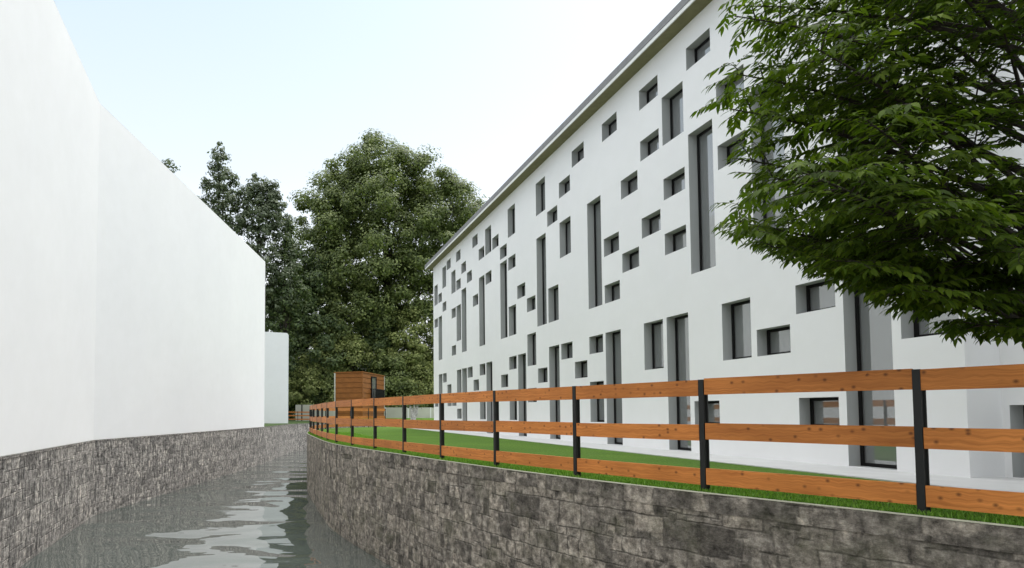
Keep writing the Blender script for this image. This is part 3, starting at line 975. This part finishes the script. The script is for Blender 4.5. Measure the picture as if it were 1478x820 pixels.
# ------------------------------------------------------------------ street tree over the fence
def street_tree():
    rng = np.random.default_rng(2024)
    root = tag(empty('street_tree', (5.35, 4.75, 0)), 'leafy green tree with fine pointed leaves hanging over the fence at right', 'tree')
    base = np.array([5.35, 4.75, 0.0])
    wood = MB()
    trunk = [np.array(p) for p in ((5.35, 4.75, -0.1), (5.22, 4.7, 0.7), (5.02, 4.62, 1.35), (4.90, 4.52, 1.85), (4.88, 4.46, 2.35), (4.95, 4.42, 3.0), (5.0, 4.4, 3.7), (5.05, 4.4, 4.4))]
    wood.tube([p - base for p in trunk], [0.105, 0.092, 0.078, 0.062, 0.05, 0.038, 0.026, 0.012], 10)

    def tpoint(z):
        for a, b in zip(trunk[:-1], trunk[1:]):
            if a[2] <= z <= b[2]:
                t = (z - a[2]) / (b[2] - a[2])
                return a + (b - a) * t
        return trunk[-1]

    def ok(p):
        # crown outline: rounded towards the canal, lifted skirt over the fence
        x, y, z = p
        if x > 6.35 or y < 3.15 or y > 6.3:
            return False
        zc = 2.75
        left = 0.565 * y + 0.14 + 0.16 * math.sin(z * 5.3 + 0.6) + 0.08 * math.sin(z * 12 + y)
        if z < 2.0:
            left += (2.0 - z) * 0.5
        if x < left:
            return False
        zmin = 0.74 + y * 0.287 - 0.47 * (x - 0.59 * y)
        zmin = max(zmin, 0.72 + y * 0.112)
        return z > zmin

    def curve(p0, p1, sag, n=6):
        ts = np.linspace(0, 1, n)
        mid_ = (p0 + p1) / 2 + np.array([0, 0, sag])
        return [(1 - t) ** 2 * p0 + 2 * t * (1 - t) * mid_ + t * t * p1 for t in ts]

    twigs = []
    limbs = []
    # limb tips: (x, y, z)
    tips = []
    while len(tips) < 44:
        y = rng.uniform(3.4, 6.0)
        x = rng.uniform(0.6 * y + 0.15, 5.9)
        z = rng.uniform(1.25, 4.6)
        if not ok((x - 0.12, y, z)):
            continue
        tips.append(np.array([x, y, z]))
    # long layered sprays reaching left
    tips += [np.array(p) for p in ((2.78, 4.55, 2.12), (2.80, 4.6, 2.62), (2.72, 4.5, 2.95), (2.85, 4.65, 3.3), (2.75, 4.45, 3.62), (3.0, 4.9, 2.2), (3.3, 4.5, 1.72), (3.7, 4.3, 1.5), (4.15, 4.25, 1.28), (4.5, 4.2, 1.26),
                                   (3.2, 5.2, 2.75), (3.5, 5.4, 3.5), (3.1, 4.9, 4.0), (3.9, 3.9, 1.7), (3.4, 4.0, 2.4), (3.3, 4.1, 3.0), (3.6, 3.8, 3.5), (4.9, 4.2, 1.3), (3.05, 4.6, 1.95), (2.95, 4.4, 2.4))]
    for _ in range(17):
        tips.append(np.array([rng.uniform(3.7, 5.6), rng.uniform(3.7, 5.2), rng.uniform(2.3, 4.5)]))
    for tip in tips:
        dist = np.linalg.norm(tip[:2] - np.array([4.75, 4.5]))
        z0 = min(4.2, max(1.35, tip[2] - 0.45 * dist + rng.uniform(-0.15, 0.15)))
        p0 = tpoint(z0)
        c = curve(p0, tip, 0.1 * dist + 0.03, 8)
        r0 = 0.011 + 0.009 * dist
        wood.tube([q - base for q in c], list(np.linspace(r0, 0.004, 8)), 6)
        limbs.append(c)
        L = sum(np.linalg.norm(c[i + 1] - c[i]) for i in range(7))
        nb_ = max(4, int(L / 0.125))
        side = 1
        for k in range(nb_):
            t = 0.28 + 0.72 * (k + rng.random()) / nb_
            i = min(6, int(t * 7))
            p = c[i] + (c[i + 1] - c[i]) * (t * 7 - i if t < 1 else 1)
            ax = c[i + 1] - c[i]
            ax /= np.linalg.norm(ax)
            hz = np.cross(ax, [0, 0, 1.0])
            hz /= np.linalg.norm(hz) + 1e-6
            side = -side
            d = ax * rng.uniform(0.45, 0.9) + hz * side * rng.uniform(0.5, 1.0) + np.array([0, 0, rng.uniform(-0.25, 0.3)])
            d /= np.linalg.norm(d)
            bl = rng.uniform(0.3, 0.62) * (1.15 - 0.5 * t)
            e = p + d * bl + np.array([0, 0, -0.16 * bl])
            if not ok(e):
                e = p + d * bl * 0.45
                if not ok(e):
                    continue
            cb = curve(p, e, 0.04, 5)
            wood.tube([q - base for q in cb], list(np.linspace(0.0052, 0.0018, 5)), 4)
            twigs.append(cb)
            nt_ = max(2, int(bl / 0.12))
            s2 = 1
            for m in range(nt_):
                tt = 0.25 + 0.75 * (m + rng.random()) / nt_
                ii = min(3, int(tt * 4))
                pp = cb[ii] + (cb[ii + 1] - cb[ii]) * (tt * 4 - ii if tt < 1 else 1)
                s2 = -s2
                dd = d * rng.uniform(0.4, 0.9) + np.cross(d, [0, 0, 1.0]) * s2 * rng.uniform(0.4, 0.9) + np.array([0, 0, rng.uniform(-0.3, 0.15)])
                dd /= np.linalg.norm(dd)
                ll = rng.uniform(0.13, 0.26)
                ee = pp + dd * ll + np.array([0, 0, -0.05])
                if not ok(ee):
                    continue
                cc_ = curve(pp, ee, 0.02, 4)
                wood.tube([q - base for q in cc_], [0.002, 0.0018, 0.0015, 0.001], 3)
                twigs.append(cc_)
        twigs.append(c[4:])
    bo = wood.build('trunk', M['bark'], root, smooth=True)
    # leaves: alternate along every twig, pointing outward and drooping
    P, T, S = [], [], []
    for tw in twigs:
        tw = np.array(tw)
        seg = np.linalg.norm(np.diff(tw, axis=0), axis=1)
        L = seg.sum()
        n = max(3, int(L / 0.0235))
        cum = np.concatenate([[0], np.cumsum(seg)])
        s = -1
        for k in range(n):
            q = L * (0.18 + 0.82 * (k + 0.5) / n)
            i = min(len(seg) - 1, np.searchsorted(cum, q) - 1)
            i = max(i, 0)
            ax = (tw[i + 1] - tw[i]) / seg[i]
            p = tw[i] + ax * (q - cum[i])
            hz = np.cross(ax, [0, 0, 1.0])
            hz /= np.linalg.norm(hz) + 1e-6
            s = -s
            dirn = ax * 0.75 + hz * s * 0.75 + np.array([0, 0, -0.38]) + rng.normal(0, 0.16, 3)
            dirn /= np.linalg.norm(dirn)
            P.append(p)
            T.append(dirn)
            S.append(rng.uniform(0.058, 0.096))
        P.append(tw[-1])
        ax = tw[-1] - tw[-2]
        T.append(ax / np.linalg.norm(ax) + np.array([0, 0, -0.25]))
        S.append(0.085)
    P, T, S = np.array(P), np.array(T), np.array(S)
    T /= np.linalg.norm(T, axis=1)[:, None]
    n = len(P)
    up = np.array([0, 0, 1.0]) + rng.normal(0, 0.28, (n, 3))
    B = np.cross(T, up)
    B /= np.linalg.norm(B, axis=1)[:, None]
    Nn = np.cross(B, T)
    Nn = np.where(Nn[:, 2:3] < 0, -Nn, Nn)
    prof = [(0.0, 0.0, 0.0), (0.22, 0.135, 0.0), (0.5, 0.165, -0.03), (0.78, 0.085, -0.09), (1.0, 0.0, -0.17)]
    verts = []
    Sx = S[:, None]
    for t, wv, dz in prof:
        m_ = P + T * Sx * t + Nn * Sx * dz
        verts.append(m_)
        if wv > 0:
            verts.append(m_ + B * Sx * wv + Nn * Sx * 0.035)
            verts.append(m_ - B * Sx * wv + Nn * Sx * 0.035)
    V = np.stack(verts, 1).reshape(-1, 3) - base
    # order: 0 | 1 2 3 | 4 5 6 | 7 8 9 | 10
    fl = np.array([[0, 1, 2], [0, 3, 1], [1, 4, 5], [1, 5, 2], [1, 6, 4], [1, 3, 6], [4, 7, 8], [4, 8, 5], [4, 9, 7], [4, 6, 9], [7, 10, 8], [7, 9, 10]])
    F = (np.arange(n)[:, None, None] * 11 + fl[None]).reshape(-1, 3)
    np_mesh('crown', V, F, M['leaf'], root)
    print('street tree leaves', n)


street_tree()

# ------------------------------------------------------------------ short grass blades on the near lawn
rng = np.random.default_rng(9)
edge = QR[(QR[:, 1] > 2.5) & (QR[:, 1] < 24)]
cnt = 60000
ii = rng.integers(0, len(edge) - 1, cnt)
tt = rng.random(cnt)[:, None]
pe = edge[ii] * (1 - tt) + edge[ii + 1] * tt
dd = edge[ii + 1] - edge[ii]
dd /= np.linalg.norm(dd, axis=1)[:, None]
nr = np.stack([dd[:, 1], -dd[:, 0]], 1)
offs = 0.045 + 1.7 * rng.random(cnt) ** 1.7
pg = pe + nr * offs[:, None]
keep = (pg @ np.array([NRM.x, NRM.y])) < K - 1.13
pg = pg[keep]
n = len(pg)
hh = rng.uniform(0.018, 0.045, n)
ang = rng.uniform(0, 2 * math.pi, n)
wv = np.stack([np.cos(ang), np.sin(ang), np.zeros(n)], 1) * 0.006
ln = np.stack([rng.normal(0, .35, n), rng.normal(0, .35, n), np.ones(n)], 1) * hh[:, None]
b0 = np.concatenate([pg, np.full((n, 1), -0.002)], 1)
V = np.stack([b0 - wv, b0 + wv, b0 + ln], 1).reshape(-1, 3)
F = np.arange(n * 3).reshape(-1, 3)
tag(struct(np_mesh('grass', V, F, M['blade']), 'stuff'), 'short mown grass along the fence foot', 'grass')

# ------------------------------------------------------------------ sky, sun, camera
SUN_EL, SUN_AZ = R(54), R(48)      # azimuth clockwise from +Y (ahead)
w = bpy.data.worlds.new('World')
scene.world = w
w.use_nodes = True
nt = w.node_tree
bg = nt.nodes['Background']
out = nt.nodes['World Output']
sky = nt.nodes.new('ShaderNodeTexSky')
sky.sky_type = 'NISHITA'
sky.sun_disc = False
sky.sun_elevation = SUN_EL
sky.sun_rotation = SUN_AZ
sky.dust_density = 2.0
nt.links.new(sky.outputs[0], bg.inputs['Color'])
bg.inputs['Strength'].default_value = 0.05
# thin bright overcast: paler at the horizon, faint cyan above it, brightest overhead
tc = nt.nodes.new('ShaderNodeTexCoord')
sep = nt.nodes.new('ShaderNodeSeparateXYZ')
nt.links.new(tc.outputs['Generated'], sep.inputs[0])
cr = nt.nodes.new('ShaderNodeValToRGB')
els = cr.color_ramp.elements
els[0].position, els[0].color = 0.0, (0.60, 0.61, 0.61, 1)
els[1].position, els[1].color = 1.0, (2.55, 2.52, 2.5, 1)
for p_, c_ in ((0.2, (0.72, 0.70, 0.67)), (0.36, (0.56, 0.595, 0.60)), (0.58, (0.45, 0.53, 0.545)), (0.76, (1.6, 1.6, 1.58))):
    e = els.new(p_)
    e.color = (*c_, 1)
nt.links.new(sep.outputs['Z'], cr.inputs['Fac'])
bg2 = nt.nodes.new('ShaderNodeBackground')
nt.links.new(cr.outputs[0], bg2.inputs['Color'])
bg2.inputs['Strength'].default_value = 1.0
ad = nt.nodes.new('ShaderNodeAddShader')
nt.links.new(bg.outputs[0], ad.inputs[0])
nt.links.new(bg2.outputs[0], ad.inputs[1])
nt.links.new(ad.outputs[0], out.inputs['Surface'])

sun = bpy.data.lights.new('sun', 'SUN')
sun.energy = 0.9
sun.angle = R(18)
sun.color = (1.0, 0.96, 0.9)
so = bpy.data.objects.new('sun', sun)
COL.objects.link(so)
sd = Vector((math.sin(SUN_AZ) * math.cos(SUN_EL), math.cos(SUN_AZ) * math.cos(SUN_EL), math.sin(SUN_EL)))
so.rotation_euler = sd.to_track_quat('Z', 'Y').to_euler()
so.location = (0, 0, 40)

cam = bpy.data.cameras.new('camera')
cam.sensor_width = 36.0
cam.lens = 36.0 * 900 / 1478
cam.shift_x = (739 - 520) / 1478
cam.shift_y = (598 - 900 * math.tan(R(2.6)) - 410) / 1478
cam.clip_start = 0.05
cam.clip_end = 5000
co = bpy.data.objects.new('camera', cam)
co.location = (0, 0, 0.70)
co.rotation_euler = (R(92.6), 0, 0)
COL.objects.link(co)
scene.camera = co

vs = scene.view_settings
vs.view_transform = 'Standard'
vs.look = 'None'
vs.exposure = 0.45
vs.gamma = 1
vs.use_curve_mapping = False
scene.cycles.max_bounces = 10
scene.cycles.diffuse_bounces = 5
scene.cycles.glossy_bounces = 5
scene.cycles.use_denoising = True
